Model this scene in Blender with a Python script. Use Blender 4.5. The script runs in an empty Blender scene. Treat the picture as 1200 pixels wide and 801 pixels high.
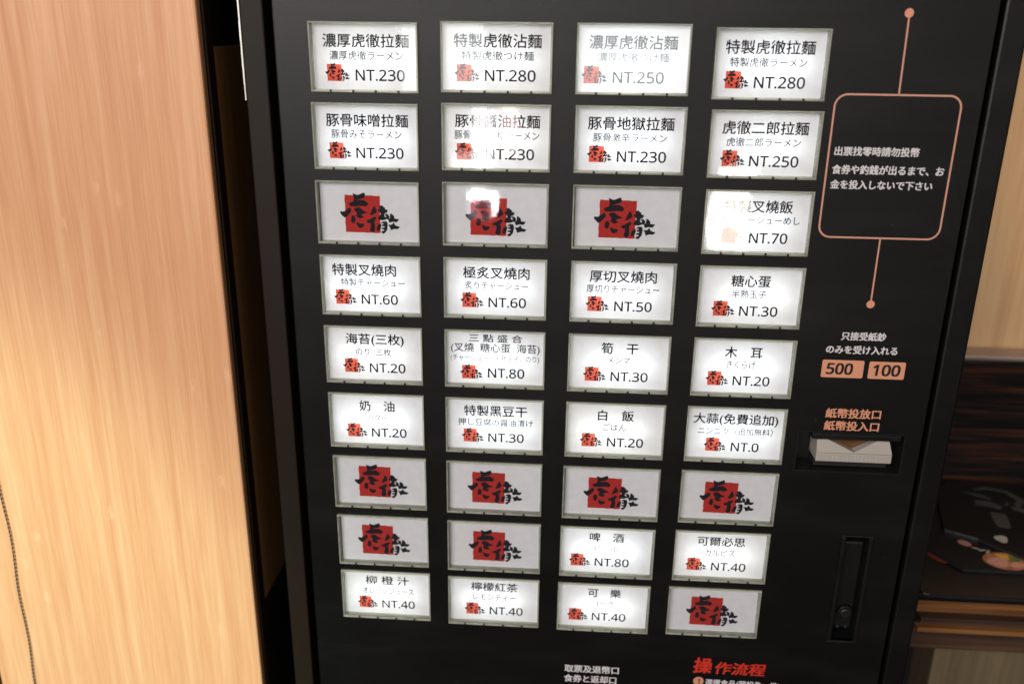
# -*- coding: utf-8 -*-
import bpy, bmesh, math, random
from mathutils import Vector, Matrix
from mathutils.geometry import tessellate_polygon
random.seed(7)
sc = bpy.context.scene
COL = sc.collection

# ------------------------------------------------------------------ camera
cd = bpy.data.cameras.new('camera')
cam = bpy.data.objects.new('camera', cd); COL.objects.link(cam)
RX = (0.9977160, 0.0664910, 0.0119086)
RY = (-0.0336373, 0.3361676, 0.9412013)
RZ = (0.0585781, -0.9394521, 0.3376363)
LOC = (0.0046, -0.4405, 0.168)
cam.matrix_world = Matrix(((RX[0], RY[0], RZ[0], LOC[0]), (RX[1], RY[1], RZ[1], LOC[1]),
                           (RX[2], RY[2], RZ[2], LOC[2]), (0, 0, 0, 1)))
cd.sensor_width = 36.0; cd.sensor_fit = 'HORIZONTAL'
cd.lens = 1067.94 / 1200 * 36
cd.clip_start = 0.01; cd.clip_end = 50
cd.dof.use_dof = True; cd.dof.focus_distance = 0.465; cd.dof.aperture_fstop = 6.7
sc.camera = cam

# ------------------------------------------------------------------ world and light
sc.view_settings.view_transform = 'Standard'; sc.view_settings.look = 'None'
sc.view_settings.exposure = 0.0; sc.view_settings.gamma = 1.0
world = bpy.data.worlds.new('World'); sc.world = world; world.use_nodes = True
bg = world.node_tree.nodes['Background']
bg.inputs[0].default_value = (1.0, 0.82, 0.72, 1); bg.inputs[1].default_value = 0.03

def aim(o, target):
    d = Vector(target) - o.location
    o.rotation_euler = d.to_track_quat('-Z', 'Y').to_euler()
def area(name, loc, target, sx, sy, power, color, parent=None, spread=None):
    l = bpy.data.lights.new(name, 'AREA'); l.shape = 'RECTANGLE'; l.size = sx; l.size_y = sy
    l.energy = power; l.color = color
    if spread: l.spread = math.radians(spread)
    o = bpy.data.objects.new(name, l); COL.objects.link(o)
    o.location = loc
    if target is not None: aim(o, target)
    if parent: o.parent = parent
    return o
# the room's soft ceiling light, up and behind on the left
area('ceiling_light', (-0.70, -1.60, 0.75), (-0.05, 0, 0.0), 1.3, 0.8, 36.5, (1.0, 0.93, 0.91))
area('right_fill_light', (1.0, -1.5, 0.9), (0.0, 0.05, 0.0), 0.7, 0.5, 4.0, (1.0, 0.87, 0.74))  # added fill from the right for the gap board and wood wall
# added area lights, shaped to mirror as glare and haze in the button covers
area('glare_light', (-0.182, -1.5, -0.082), (-0.182, 0, -0.082), 0.048, 0.125, 0.21, (1.0, 0.97, 0.97))
area('glare_light', (-0.128, -1.5, -0.055), (-0.128, 0, -0.055), 0.036, 0.095, 0.075, (1.0, 0.70, 0.66))
area('glare_light', (-0.228, -1.5, -0.125), (-0.228, 0, -0.125), 0.050, 0.040, 0.03, (1.0, 0.93, 0.90))
area('haze_light', (0.115, -1.52, 0.10), (0.0, 0, 0.15), 0.30, 0.17, 0.72, (0.97, 1.0, 1.0))
area('side_haze_light', (-0.27, -1.52, 0.10), (0.0, 0, 0.15), 0.17, 0.17, 0.42, (0.97, 1.0, 1.0))
area('warm_glare_light', (0.340, -1.5, -0.22), (0.09, 0, 0.07), 0.080, 0.15, 0.46, (1.0, 0.93, 0.82))
# yellowish spotlight that catches the lower part of the bamboo panel
sl = bpy.data.lights.new('spot_light', 'SPOT'); so = bpy.data.objects.new('spot_light', sl); COL.objects.link(so)
wl = bpy.data.lights.new('wall_fill_spot', 'SPOT'); wo = bpy.data.objects.new('wall_fill_spot', wl); COL.objects.link(wo)  # added spot that brightens the wood wall, its source unseen
wo.location = (0.62, -1.1, 1.15); aim(wo, (0.50, .226, 0.17))
wl.spot_size = math.radians(17); wl.spot_blend = 0.7; wl.energy = 75; wl.color = (1.0, 0.86, 0.72); wl.shadow_soft_size = 0.06
so.location = (-0.62, -1.35, 0.35); aim(so, (-0.40, 0, -0.25))
sl.spot_size = math.radians(25); sl.spot_blend = 0.55; sl.energy = 86; sl.color = (0.72, 1.0, 0.80)
sl.shadow_soft_size = 0.05

# ------------------------------------------------------------------ materials
def new_mat(name):
    m = bpy.data.materials.new(name); m.use_nodes = True
    nt = m.node_tree; nt.nodes.clear()
    out = nt.nodes.new('ShaderNodeOutputMaterial')
    return m, nt, out
def principled(name, color, rough=0.5, metal=0.0, spec=0.5, noise=None, bump=None, coat=0.0):
    m, nt, out = new_mat(name)
    b = nt.nodes.new('ShaderNodeBsdfPrincipled'); nt.links.new(b.outputs[0], out.inputs[0])
    b.inputs['Base Color'].default_value = (*color, 1); b.inputs['Roughness'].default_value = rough
    b.inputs['Metallic'].default_value = metal; b.inputs['Specular IOR Level'].default_value = spec
    b.inputs['Coat Weight'].default_value = coat
    tc = nt.nodes.new('ShaderNodeTexCoord')
    if noise:
        sc_, amt = noise
        n = nt.nodes.new('ShaderNodeTexNoise'); n.inputs['Scale'].default_value = sc_; n.inputs['Detail'].default_value = 6
        nt.links.new(tc.outputs['Object'], n.inputs['Vector'])
        mr = nt.nodes.new('ShaderNodeMapRange'); mr.inputs[3].default_value = 1 - amt; mr.inputs[4].default_value = 1 + amt
        nt.links.new(n.outputs[0], mr.inputs[0])
        mx = nt.nodes.new('ShaderNodeVectorMath'); mx.operation = 'SCALE'; mx.inputs[0].default_value = color
        nt.links.new(mr.outputs[0], mx.inputs['Scale']); nt.links.new(mx.outputs[0], b.inputs['Base Color'])
        mr2 = nt.nodes.new('ShaderNodeMapRange'); mr2.inputs[3].default_value = rough - amt * .25; mr2.inputs[4].default_value = rough + amt * .25
        nt.links.new(n.outputs[0], mr2.inputs[0]); nt.links.new(mr2.outputs[0], b.inputs['Roughness'])
    if bump:
        s2, st, dist = bump
        n2 = nt.nodes.new('ShaderNodeTexNoise'); n2.inputs['Scale'].default_value = s2; n2.inputs['Detail'].default_value = 2
        nt.links.new(tc.outputs['Object'], n2.inputs['Vector'])
        bp = nt.nodes.new('ShaderNodeBump'); bp.inputs['Strength'].default_value = st; bp.inputs['Distance'].default_value = dist
        nt.links.new(n2.outputs[0], bp.inputs['Height']); nt.links.new(bp.outputs[0], b.inputs['Normal'])
    return m

def add_dust(m):
    nt = m.node_tree; L = nt.links.new; b = [n for n in nt.nodes if n.type == 'BSDF_PRINCIPLED'][0]
    tc = nt.nodes.new('ShaderNodeTexCoord'); v = nt.nodes.new('ShaderNodeTexVoronoi'); v.inputs['Scale'].default_value = 170
    L(tc.outputs['Object'], v.inputs['Vector'])
    sp = nt.nodes.new('ShaderNodeSeparateColor'); L(v.outputs['Color'], sp.inputs[0])
    r = nt.nodes.new('ShaderNodeMath'); r.operation = 'MULTIPLY_ADD'; r.inputs[1].default_value = .22; r.inputs[2].default_value = -.14; L(sp.outputs[0], r.inputs[0])
    lt = nt.nodes.new('ShaderNodeMath'); lt.operation = 'LESS_THAN'; L(v.outputs['Distance'], lt.inputs[0]); L(r.outputs[0], lt.inputs[1])
    # faint wiped smears left by cloths and hands
    mp = nt.nodes.new('ShaderNodeMapping'); mp.inputs['Rotation'].default_value = (0, .7, 0); mp.inputs['Scale'].default_value = (9, 9, 45); L(tc.outputs['Object'], mp.inputs[0])
    n = nt.nodes.new('ShaderNodeTexNoise'); n.inputs['Scale'].default_value = 1; n.inputs['Detail'].default_value = 5; L(mp.outputs[0], n.inputs['Vector'])
    mr = nt.nodes.new('ShaderNodeMapRange'); mr.inputs[1].default_value = .5; mr.inputs[2].default_value = .75; mr.inputs[3].default_value = 0; mr.inputs[4].default_value = .05; L(n.outputs[0], mr.inputs[0])
    ad = nt.nodes.new('ShaderNodeMath'); ad.operation = 'MULTIPLY_ADD'; ad.inputs[1].default_value = .22; L(lt.outputs[0], ad.inputs[0]); L(mr.outputs[0], ad.inputs[2])
    mx = nt.nodes.new('ShaderNodeMix'); mx.data_type = 'RGBA'; L(ad.outputs[0], mx.inputs[0])
    old = b.inputs['Base Color'].links[0].from_socket; L(old, mx.inputs[6]); mx.inputs[7].default_value = (.10, .095, .09, 1)
    L(mx.outputs[2], b.inputs['Base Color'])

def wood(name, c1, c2, c3, scale=(40, 40, 1.6), rough=0.5, flecks=True, spec=0.35, fine=6.0, contrast=1.0):
    m, nt, out = new_mat(name); L = nt.links.new
    b = nt.nodes.new('ShaderNodeBsdfPrincipled'); L(b.outputs[0], out.inputs[0])
    b.inputs['Roughness'].default_value = rough; b.inputs['Specular IOR Level'].default_value = spec
    tc = nt.nodes.new('ShaderNodeTexCoord')
    mp = nt.nodes.new('ShaderNodeMapping'); mp.inputs['Scale'].default_value = scale
    L(tc.outputs['Object'], mp.inputs[0])
    n1 = nt.nodes.new('ShaderNodeTexNoise'); n1.inputs['Scale'].default_value = 1.0; n1.inputs['Detail'].default_value = 5; n1.inputs['Roughness'].default_value = .6
    n1.inputs['Distortion'].default_value = .25
    L(mp.outputs[0], n1.inputs['Vector'])
    n2 = nt.nodes.new('ShaderNodeTexNoise'); n2.inputs['Scale'].default_value = fine; n2.inputs['Detail'].default_value = 3
    L(mp.outputs[0], n2.inputs['Vector'])
    mix = nt.nodes.new('ShaderNodeMath'); mix.operation = 'MULTIPLY_ADD'; mix.inputs[1].default_value = .5
    L(n2.outputs[0], mix.inputs[0]); L(n1.outputs[0], mix.inputs[2])
    cr = nt.nodes.new('ShaderNodeValToRGB'); e = cr.color_ramp.elements
    e[0].position = .74 - .2 / contrast; e[0].color = (*c1, 1); e[1].position = .74 + .22 / contrast; e[1].color = (*c3, 1)
    k = e.new(.74); k.color = (*c2, 1)
    L(mix.outputs[0], cr.inputs[0])
    last = cr.outputs[0]
    if flecks:
        mp2 = nt.nodes.new('ShaderNodeMapping'); mp2.inputs['Scale'].default_value = (250, 250, 105)
        L(tc.outputs['Object'], mp2.inputs[0])
        dn = nt.nodes.new('ShaderNodeTexNoise'); dn.inputs['Scale'].default_value = 2.2
        L(mp2.outputs[0], dn.inputs['Vector'])
        va = nt.nodes.new('ShaderNodeVectorMath'); va.operation = 'MULTIPLY_ADD'; va.inputs[1].default_value = (1.2, 1.2, 1.2)
        L(dn.outputs[1], va.inputs[0]); L(mp2.outputs[0], va.inputs[2])
        v = nt.nodes.new('ShaderNodeTexVoronoi'); v.inputs['Scale'].default_value = .42
        L(va.outputs[0], v.inputs['Vector'])
        r2 = nt.nodes.new('ShaderNodeMapRange'); r2.inputs[1].default_value = .06; r2.inputs[2].default_value = .26
        r2.inputs[3].default_value = .55; r2.inputs[4].default_value = 0
        L(v.outputs['Distance'], r2.inputs[0])
        sel = nt.nodes.new('ShaderNodeSeparateColor'); L(v.outputs['Color'], sel.inputs[0])
        gt = nt.nodes.new('ShaderNodeMath'); gt.operation = 'GREATER_THAN'; gt.inputs[1].default_value = .80; L(sel.outputs[0], gt.inputs[0])
        mu = nt.nodes.new('ShaderNodeMath'); mu.operation = 'MULTIPLY'; L(r2.outputs[0], mu.inputs[0]); L(gt.outputs[0], mu.inputs[1])
        mc = nt.nodes.new('ShaderNodeMix'); mc.data_type = 'RGBA'; L(mu.outputs[0], mc.inputs[0]); L(last, mc.inputs[6])
        mc2 = nt.nodes.new('ShaderNodeMix'); mc2.data_type = 'RGBA'; L(sel.outputs[1], mc2.inputs[0])
        mc2.inputs[6].default_value = (c3[0] * 1.18, c3[1] * 1.25, c3[2] * 1.35, 1); mc2.inputs[7].default_value = (c1[0] * .8, c1[1] * .75, c1[2] * .7, 1)
        L(mc2.outputs[2], mc.inputs[7]); last = mc.outputs[2]
    L(last, b.inputs['Base Color'])
    bp = nt.nodes.new('ShaderNodeBump'); bp.inputs['Strength'].default_value = .15; bp.inputs['Distance'].default_value = .0006
    L(mix.outputs[0], bp.inputs['Height']); L(bp.outputs[0], b.inputs['Normal'])
    return m

M = {}
M['panel'] = principled('black_powder_coat', (.0028, .0026, .0026), .40, spec=.36, noise=(18, .3), bump=(2600, .35, .0003))
add_dust(M['panel'])
M['frame'] = principled('dark_frame_paint', (.011, .006, .003), .55, spec=.24, noise=(10, .15), bump=(1800, .2, .0003))
M['gap'] = principled('black_rubber', (.004, .004, .004), .7, noise=(30, .2))
M['plastic'] = principled('black_plastic', (.008, .008, .008), .35, noise=(30, .15))
M['lock_black'] = principled('lock_black_enamel', (.004, .004, .004), .5, spec=.3, noise=(60, .3))
M['dull_steel'] = principled('dull_steel', (.16, .16, .17), .35, metal=1.0, noise=(300, .3))
M['chrome'] = principled('worn_chrome', (.55, .55, .55), .25, metal=1.0, noise=(200, .15))
M['white_plastic'] = principled('grey_white_plastic', (.36, .33, .29), .45, noise=(60, .06))
M['salmon'] = principled('salmon_print', (.62, .27, .16), .5, noise=(300, .06))
M['salmon_line'] = principled('dull_salmon_print', (.56, .27, .19), .5, noise=(300, .06))
M['white_print'] = principled('white_print', (.62, .60, .60), .5, noise=(300, .06))
M['red_print'] = principled('red_print', (.55, .03, .015), .5, noise=(300, .1))
M['black_print'] = principled('black_print', (.006, .006, .006), .5, noise=(300, .1))
M['bamboo'] = wood('bamboo_laminate', (.54, .25, .12), (.63, .325, .165), (.71, .41, .23), scale=(150, 150, 4.0), rough=.45, contrast=.74, fine=7.0)
M['back_wood'] = wood('orange_wood_veneer', (.48, .29, .145), (.57, .36, .19), (.63, .43, .24), scale=(60, 60, 2.2), flecks=False)
M['brown_wood'] = wood('dark_brown_wood', (.24, .12, .045), (.30, .155, .06), (.36, .19, .08), scale=(30, 40, 2), flecks=False)
M['trim'] = principled('dark_brown_trim', (.018, .009, .005), .6, spec=.25, noise=(40, .2))
M['base_wood'] = wood('grey_tan_wood', (.11, .08, .045), (.14, .105, .06), (.17, .13, .075), scale=(60, 60, 2.2), flecks=False)
M['ebony'] = wood('ebony_grain_veneer', (.003, .003, .0035), (.008, .006, .0065), (.062, .022, .010), scale=(7, 60, 210), flecks=False, rough=.35, fine=2.0, contrast=1.0)
M['orange_edge'] = wood('orange_board_edge', (.10, .040, .013), (.19, .08, .026), (.29, .13, .045), scale=(5, 90, 220), flecks=False, fine=3)
M['brown_edge'] = wood('brown_board_edge', (.035, .018, .012), (.06, .032, .02), (.095, .05, .032), scale=(5, 90, 260), flecks=False, fine=3)
M['black_paper'] = principled('black_coated_paper', (.006, .005, .005), .3, noise=(60, .15))
M['paper_edge'] = principled('grey_paper_edge', (.014, .015, .018), .4, noise=(200, .1))
M['grey_ink'] = principled('faded_grey_ink', (.065, .058, .055), .5, noise=(80, .3))
M['floor'] = principled('dark_floor', (.03, .025, .02), .6, noise=(6, .3))

# paper of the lit buttons: passes the lamp's light and scatters the room's
def paper_mat():
    m, nt, out = new_mat('translucent_paper'); L = nt.links.new
    d = nt.nodes.new('ShaderNodeBsdfDiffuse'); t = nt.nodes.new('ShaderNodeBsdfTranslucent')
    mx = nt.nodes.new('ShaderNodeMixShader'); mx.inputs[0].default_value = .22
    tc = nt.nodes.new('ShaderNodeTexCoord'); n = nt.nodes.new('ShaderNodeTexNoise'); n.inputs['Scale'].default_value = 260; n.inputs['Detail'].default_value = 4
    L(tc.outputs['Object'], n.inputs['Vector'])
    cr = nt.nodes.new('ShaderNodeValToRGB'); cr.color_ramp.elements[0].color = (.81, .82, .83, 1); cr.color_ramp.elements[1].color = (.88, .885, .89, 1)
    cr.color_ramp.elements[0].position = .3; cr.color_ramp.elements[1].position = .7
    L(n.outputs[0], cr.inputs[0]); L(cr.outputs[0], d.inputs[0]); t.inputs[0].default_value = (.90, .93, .93, 1)
    L(d.outputs[0], mx.inputs[1]); L(t.outputs[0], mx.inputs[2]); L(mx.outputs[0], out.inputs[0])
    return m
def front_only(nt, node):       # a ray leaving the clear plastic is not reflected back inside
    g = nt.nodes.new('ShaderNodeNewGeometry'); a = nt.nodes.new('ShaderNodeMath'); a.operation = 'SUBTRACT'; a.inputs[0].default_value = 1
    nt.links.new(g.outputs['Backfacing'], a.inputs[1]); m = nt.nodes.new('ShaderNodeMath'); m.operation = 'MULTIPLY'; m.use_clamp = True
    nt.links.new(node.outputs[0], m.inputs[0]); nt.links.new(a.outputs[0], m.inputs[1]); return m
def rim_mat():
    m, nt, out = new_mat('greenish_clear_acrylic'); L = nt.links.new
    d = nt.nodes.new('ShaderNodeBsdfDiffuse'); d.inputs[0].default_value = (.78, .80, .68, 1)
    t = nt.nodes.new('ShaderNodeBsdfTranslucent'); t.inputs[0].default_value = (.80, .80, .55, 1)
    tr = nt.nodes.new('ShaderNodeBsdfTransparent'); tr.inputs[0].default_value = (.97, .98, .90, 1)
    g = nt.nodes.new('ShaderNodeBsdfGlossy'); g.inputs['Roughness'].default_value = .08
    tc = nt.nodes.new('ShaderNodeTexCoord'); n = nt.nodes.new('ShaderNodeTexNoise'); n.inputs['Scale'].default_value = 300
    L(tc.outputs['Object'], n.inputs['Vector'])
    mr = nt.nodes.new('ShaderNodeMapRange'); mr.inputs[1].default_value = .35; mr.inputs[2].default_value = .65; mr.inputs[3].default_value = .15; mr.inputs[4].default_value = .6
    L(n.outputs[0], mr.inputs[0])
    a = nt.nodes.new('ShaderNodeMixShader'); L(mr.outputs[0], a.inputs[0]); L(d.outputs[0], a.inputs[1]); L(t.outputs[0], a.inputs[2])
    b = nt.nodes.new('ShaderNodeMixShader'); b.inputs[0].default_value = .52; L(a.outputs[0], b.inputs[1]); L(tr.outputs[0], b.inputs[2])
    f = nt.nodes.new('ShaderNodeFresnel'); f.inputs[0].default_value = 1.5
    n2 = nt.nodes.new('ShaderNodeTexNoise'); n2.inputs['Scale'].default_value = 420; L(tc.outputs['Object'], n2.inputs['Vector'])
    bp = nt.nodes.new('ShaderNodeBump'); bp.inputs['Strength'].default_value = .5; bp.inputs['Distance'].default_value = .001
    L(n2.outputs[0], bp.inputs['Height']); L(bp.outputs[0], g.inputs['Normal'])
    mu = nt.nodes.new('ShaderNodeMath'); mu.operation = 'MULTIPLY'; mu.inputs[1].default_value = 1.6; L(f.outputs[0], mu.inputs[0]); mu = front_only(nt, mu)
    c = nt.nodes.new('ShaderNodeMixShader'); L(mu.outputs[0], c.inputs[0]); L(b.outputs[0], c.inputs[1]); L(g.outputs[0], c.inputs[2])
    L(c.outputs[0], out.inputs[0]); return m
def cover_mat():
    m, nt, out = new_mat('clear_cover'); L = nt.links.new
    tr = nt.nodes.new('ShaderNodeBsdfTransparent'); tr.inputs[0].default_value = (.98, .98, .985, 1)
    g = nt.nodes.new('ShaderNodeBsdfGlossy'); g.inputs['Roughness'].default_value = .028
    tc = nt.nodes.new('ShaderNodeTexCoord'); n = nt.nodes.new('ShaderNodeTexNoise'); n.inputs['Scale'].default_value = 45; n.inputs['Detail'].default_value = 3
    L(tc.outputs['Object'], n.inputs['Vector'])
    bp = nt.nodes.new('ShaderNodeBump'); bp.inputs['Strength'].default_value = .05; bp.inputs['Distance'].default_value = .001
    L(n.outputs[0], bp.inputs['Height']); L(bp.outputs[0], g.inputs['Normal'])
    f = nt.nodes.new('ShaderNodeFresnel'); f.inputs[0].default_value = 1.5
    mu = nt.nodes.new('ShaderNodeMath'); mu.operation = 'MULTIPLY'; mu.inputs[1].default_value = 2.0; L(f.outputs[0], mu.inputs[0]); mu = front_only(nt, mu)
    c = nt.nodes.new('ShaderNodeMixShader'); L(mu.outputs[0], c.inputs[0]); L(tr.outputs[0], c.inputs[1]); L(g.outputs[0], c.inputs[2])
    L(c.outputs[0], out.inputs[0]); return m
def ink(name, color, cover):
    m, nt, out = new_mat(name); L = nt.links.new
    tr = nt.nodes.new('ShaderNodeBsdfTransparent'); d = nt.nodes.new('ShaderNodeBsdfDiffuse'); d.inputs[0].default_value = (*color, 1)
    tc = nt.nodes.new('ShaderNodeTexCoord'); n = nt.nodes.new('ShaderNodeTexNoise'); n.inputs['Scale'].default_value = 180
    L(tc.outputs['Object'], n.inputs['Vector'])
    mr = nt.nodes.new('ShaderNodeMapRange'); mr.inputs[1].default_value = .3; mr.inputs[2].default_value = .7
    mr.inputs[3].default_value = cover - .12 * (cover < .7); mr.inputs[4].default_value = min(1, cover + .1)
    L(n.outputs[0], mr.inputs[0])
    c = nt.nodes.new('ShaderNodeMixShader'); L(mr.outputs[0], c.inputs[0]); L(tr.outputs[0], c.inputs[1]); L(d.outputs[0], c.inputs[2])
    L(c.outputs[0], out.inputs[0]); return m
def tinted(name, col):       # transparent coloured ink over the paper
    m, nt, out = new_mat(name); L = nt.links.new
    tr = nt.nodes.new('ShaderNodeBsdfTransparent'); tr.inputs[0].default_value = (*col, 1)
    d = nt.nodes.new('ShaderNodeBsdfDiffuse'); d.inputs[0].default_value = (col[0] * .72, col[1] * .5, col[2] * .55, 1)
    tc = nt.nodes.new('ShaderNodeTexCoord'); n = nt.nodes.new('ShaderNodeTexNoise'); n.inputs['Scale'].default_value = 220
    L(tc.outputs['Object'], n.inputs['Vector'])
    mr = nt.nodes.new('ShaderNodeMapRange'); mr.inputs[3].default_value = .15; mr.inputs[4].default_value = .45; L(n.outputs[0], mr.inputs[0])
    c = nt.nodes.new('ShaderNodeMixShader'); L(mr.outputs[0], c.inputs[0]); L(tr.outputs[0], c.inputs[1]); L(d.outputs[0], c.inputs[2])
    L(c.outputs[0], out.inputs[0]); return m
M['paper'] = paper_mat(); M['rim'] = rim_mat(); M['cover'] = cover_mat()
M['ink'] = ink('black_ink', (.02, .02, .025), .9)
M['thin_ink'] = ink('thin_grey_ink', (.03, .04, .06), .92)
M['seal_red'] = tinted('vermilion_ink', (.92, .24, .15))
M['seal_red_unlit'] = tinted('unlit_vermilion_ink', (.80, .17, .14))  # same ink, its colour darkened where no lamp shines behind
M['housing'] = principled('white_housing_plastic', (.35, .35, .34), .6, noise=(90, .05))

# ------------------------------------------------------------------ helpers
def link(name, me, mat, parent=None, loc=(0, 0, 0)):
    o = bpy.data.objects.new(name, me); COL.objects.link(o)
    if mat and not me.materials: me.materials.append(mat)
    if parent: o.parent = parent
    o.location = loc
    return o
def bm_obj(name, bm, mat, parent=None, loc=(0, 0, 0), bevel=0, seg=2, smooth=False):
    me = bpy.data.meshes.new(name); bmesh.ops.recalc_face_normals(bm, faces=bm.faces)
    bm.to_mesh(me); bm.free()
    if smooth:
        for p in me.polygons: p.use_smooth = True
    o = link(name, me, mat, parent, loc)
    if bevel:
        md = o.modifiers.new('bevel', 'BEVEL'); md.width = bevel; md.segments = seg; md.limit_method = 'ANGLE'
    return o
def box(bm, x0, x1, y0, y1, z0, z1):
    vs = [bm.verts.new(p) for p in ((x0, y0, z0), (x1, y0, z0), (x1, y1, z0), (x0, y1, z0), (x0, y0, z1), (x1, y0, z1), (x1, y1, z1), (x0, y1, z1))]
    for f in ((0, 3, 2, 1), (4, 5, 6, 7), (0, 1, 5, 4), (1, 2, 6, 5), (2, 3, 7, 6), (3, 0, 4, 7)):
        bm.faces.new([vs[i] for i in f])
def box_obj(name, b, mat, parent=None, bevel=0, loc=(0, 0, 0)):
    bm = bmesh.new(); box(bm, *b); return bm_obj(name, bm, mat, parent, loc, bevel)
def tag(o, label=None, cat=None, kind=None, group=None):
    if label: o['label'] = label
    if cat: o['category'] = cat
    if kind: o['kind'] = kind
    if group: o['group'] = group
    return o
def flat_poly_mesh(name, polys):          # polygons in (x, z), facing -y
    verts, faces = [], []
    for p in polys:
        tri = tessellate_polygon([[Vector((x, z, 0)) for x, z in p]])
        b = len(verts); verts += [(x, 0, z) for x, z in p]
        for t in tri: faces.append([b + i for i in t])
    me = bpy.data.meshes.new(name); me.from_pydata(verts, [], faces); me.update()
    bm = bmesh.new(); bm.from_mesh(me)
    for f in bm.faces:
        if f.normal.y > 0: f.normal_flip()
    bm.to_mesh(me); bm.free(); return me
def cyl(bm, c, r, y0, y1, n=32):
    a = [bm.verts.new((c[0] + r * math.cos(2 * math.pi * i / n), y0, c[1] + r * math.sin(2 * math.pi * i / n))) for i in range(n)]
    b = [bm.verts.new((v.co.x, y1, v.co.z)) for v in a]
    bm.faces.new(a); bm.faces.new(b[::-1])
    for i in range(n): bm.faces.new((a[i], b[i], b[(i + 1) % n], a[(i + 1) % n]))

_tc = {}
def text_mesh(s, weight=0.0):
    """mesh of a string, bounds normalised: x from 0 to 1, z centred, unit = its own width and height"""
    k = (s, weight)
    if k in _tc: return _tc[k]
    c = bpy.data.curves.new('lettering', 'FONT'); c.body = s; c.size = 1.0; c.resolution_u = 3; c.offset = weight
    o = bpy.data.objects.new('lettering', c); COL.objects.link(o)
    dg = bpy.context.evaluated_depsgraph_get()
    me = bpy.data.meshes.new_from_object(o.evaluated_get(dg))
    bpy.data.objects.remove(o); bpy.data.curves.remove(c)
    xs = [v.co.x for v in me.vertices]; ys = [v.co.y for v in me.vertices]
    w, h = max(xs) - min(xs), max(ys) - min(ys)
    x0, ym = min(xs), (max(ys) + min(ys)) / 2
    _tc[k] = (me, x0, ym, w, h)
    return _tc[k]
SANS = {**{ch: chr(0x1D5A0 + i) for i, ch in enumerate('ABCDEFGHIJKLMNOPQRSTUVWXYZ')}, **{str(i): chr(0x1D7E2 + i) for i in range(10)}}
def place_text(name, s, mat, parent, xl, xr, zc, h, y, weight=0.0, slant=0.0, tilt=0.0):
    """weight: how much thicker the strokes are, as a share of the letter height (struck several times side by side)"""
    s = ''.join(SANS.get(ch, ch) for ch in s)
    me0, x0, ym, w, hh = text_mesh(s)
    e = weight * h
    sx = (xr - xl - 2 * e) / w; sz = (h - 2 * e) / hh
    offs = [(0, 0)] if not weight else ([(-e, 0), (e, 0), (0, -e), (0, e)] if weight < .03 else [(-e, -e * .6), (e, -e * .6), (e, e * .6), (-e, e * .6), (0, 0)])
    vs, fs = [], []
    for k, (dx, dz) in enumerate(offs):
        b0 = len(vs)
        for v in me0.vertices:
            a = (v.co.x - x0) * sx + e + dx; b = (v.co.y - ym) * sz + dz
            vs.append((xl + a + slant * b, y - k * .000012, zc + b + tilt * a))
        fs += [[b0 + i for i in p.vertices] for p in me0.polygons]
    me = bpy.data.meshes.new(name); me.from_pydata(vs, [], fs); me.update()
    return link(name, me, mat, parent)

# ------------------------------------------------------------------ setting
tag(box_obj('floor', (-1.6, 1.6, -2.2, .6, -1.16, -1.10), M['floor']), kind='structure')
tag(box_obj('back_wall', (-1.2, .225, .46, .50, -1.10, .9), M['gap']), kind='structure')
# bamboo partition to the left, thick, with a black edge trim
part = bpy.data.objects.new('partition', None); COL.objects.link(part)
tag(part, 'pale bamboo partition standing left of the black ticket machine', 'partition')
box_obj('bamboo_face', (-.3385, -.1722, .0, .006, -1.1, .9), M['bamboo'], part, bevel=.0012)
box_obj('edge_trim', (-.3375, -.1712, .0065, .0155, -1.1, .9), M['trim'], part, bevel=.0008)
box_obj('core', (-.336, -.1745, .016, .40, -1.1, .9), M['gap'], part)
box_obj('side_board', (-.1744, -.1718, .0158, .38, -.167, .1515), M['brown_wood'], part, bevel=.0005)
box_obj('dark_side_post', (-.37, -.3415, -.0, .05, -1.1, .9), M['brown_wood'], part)
# ball chain of a blind
bm = bmesh.new(); zz = .45; rnd = random.Random(3)
while zz > -.40:
    wob = .0012 * math.sin((zz + .17) * 22) + .0006 * math.sin(zz * 90)
    bmesh.ops.create_icosphere(bm, subdivisions=1, radius=.00062, matrix=Matrix.Translation((-.3146 + wob, -.0010, zz)))
    zz -= .0027
pts = []
z2 = .45
while z2 > -.40:
    wob = .0012 * math.sin((z2 + .17) * 22) + .0006 * math.sin(z2 * 90)
    pts.append((-.3146 + wob, -.0010, z2)); z2 -= .0072
for p, q in zip(pts, pts[1:]):
    r = .0002
    a = [bm.verts.new((p[0] + dx, p[1] + dy, p[2])) for dx, dy in ((-r, -r), (r, -r), (r, r), (-r, r))]
    b = [bm.verts.new((q[0] + dx, q[1] + dy, q[2])) for dx, dy in ((-r, -r), (r, -r), (r, r), (-r, r))]
    for i in range(4): bm.faces.new((a[i], b[i], b[(i + 1) % 4], a[(i + 1) % 4]))
o = bm_obj('bead_chain', bm, principled('dark_bead_metal', (.06, .065, .07), .4, metal=.6, noise=(400, .2)), smooth=True)
tag(o, 'thin dark bead chain hanging in front of the pale bamboo partition', 'chain')

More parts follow.
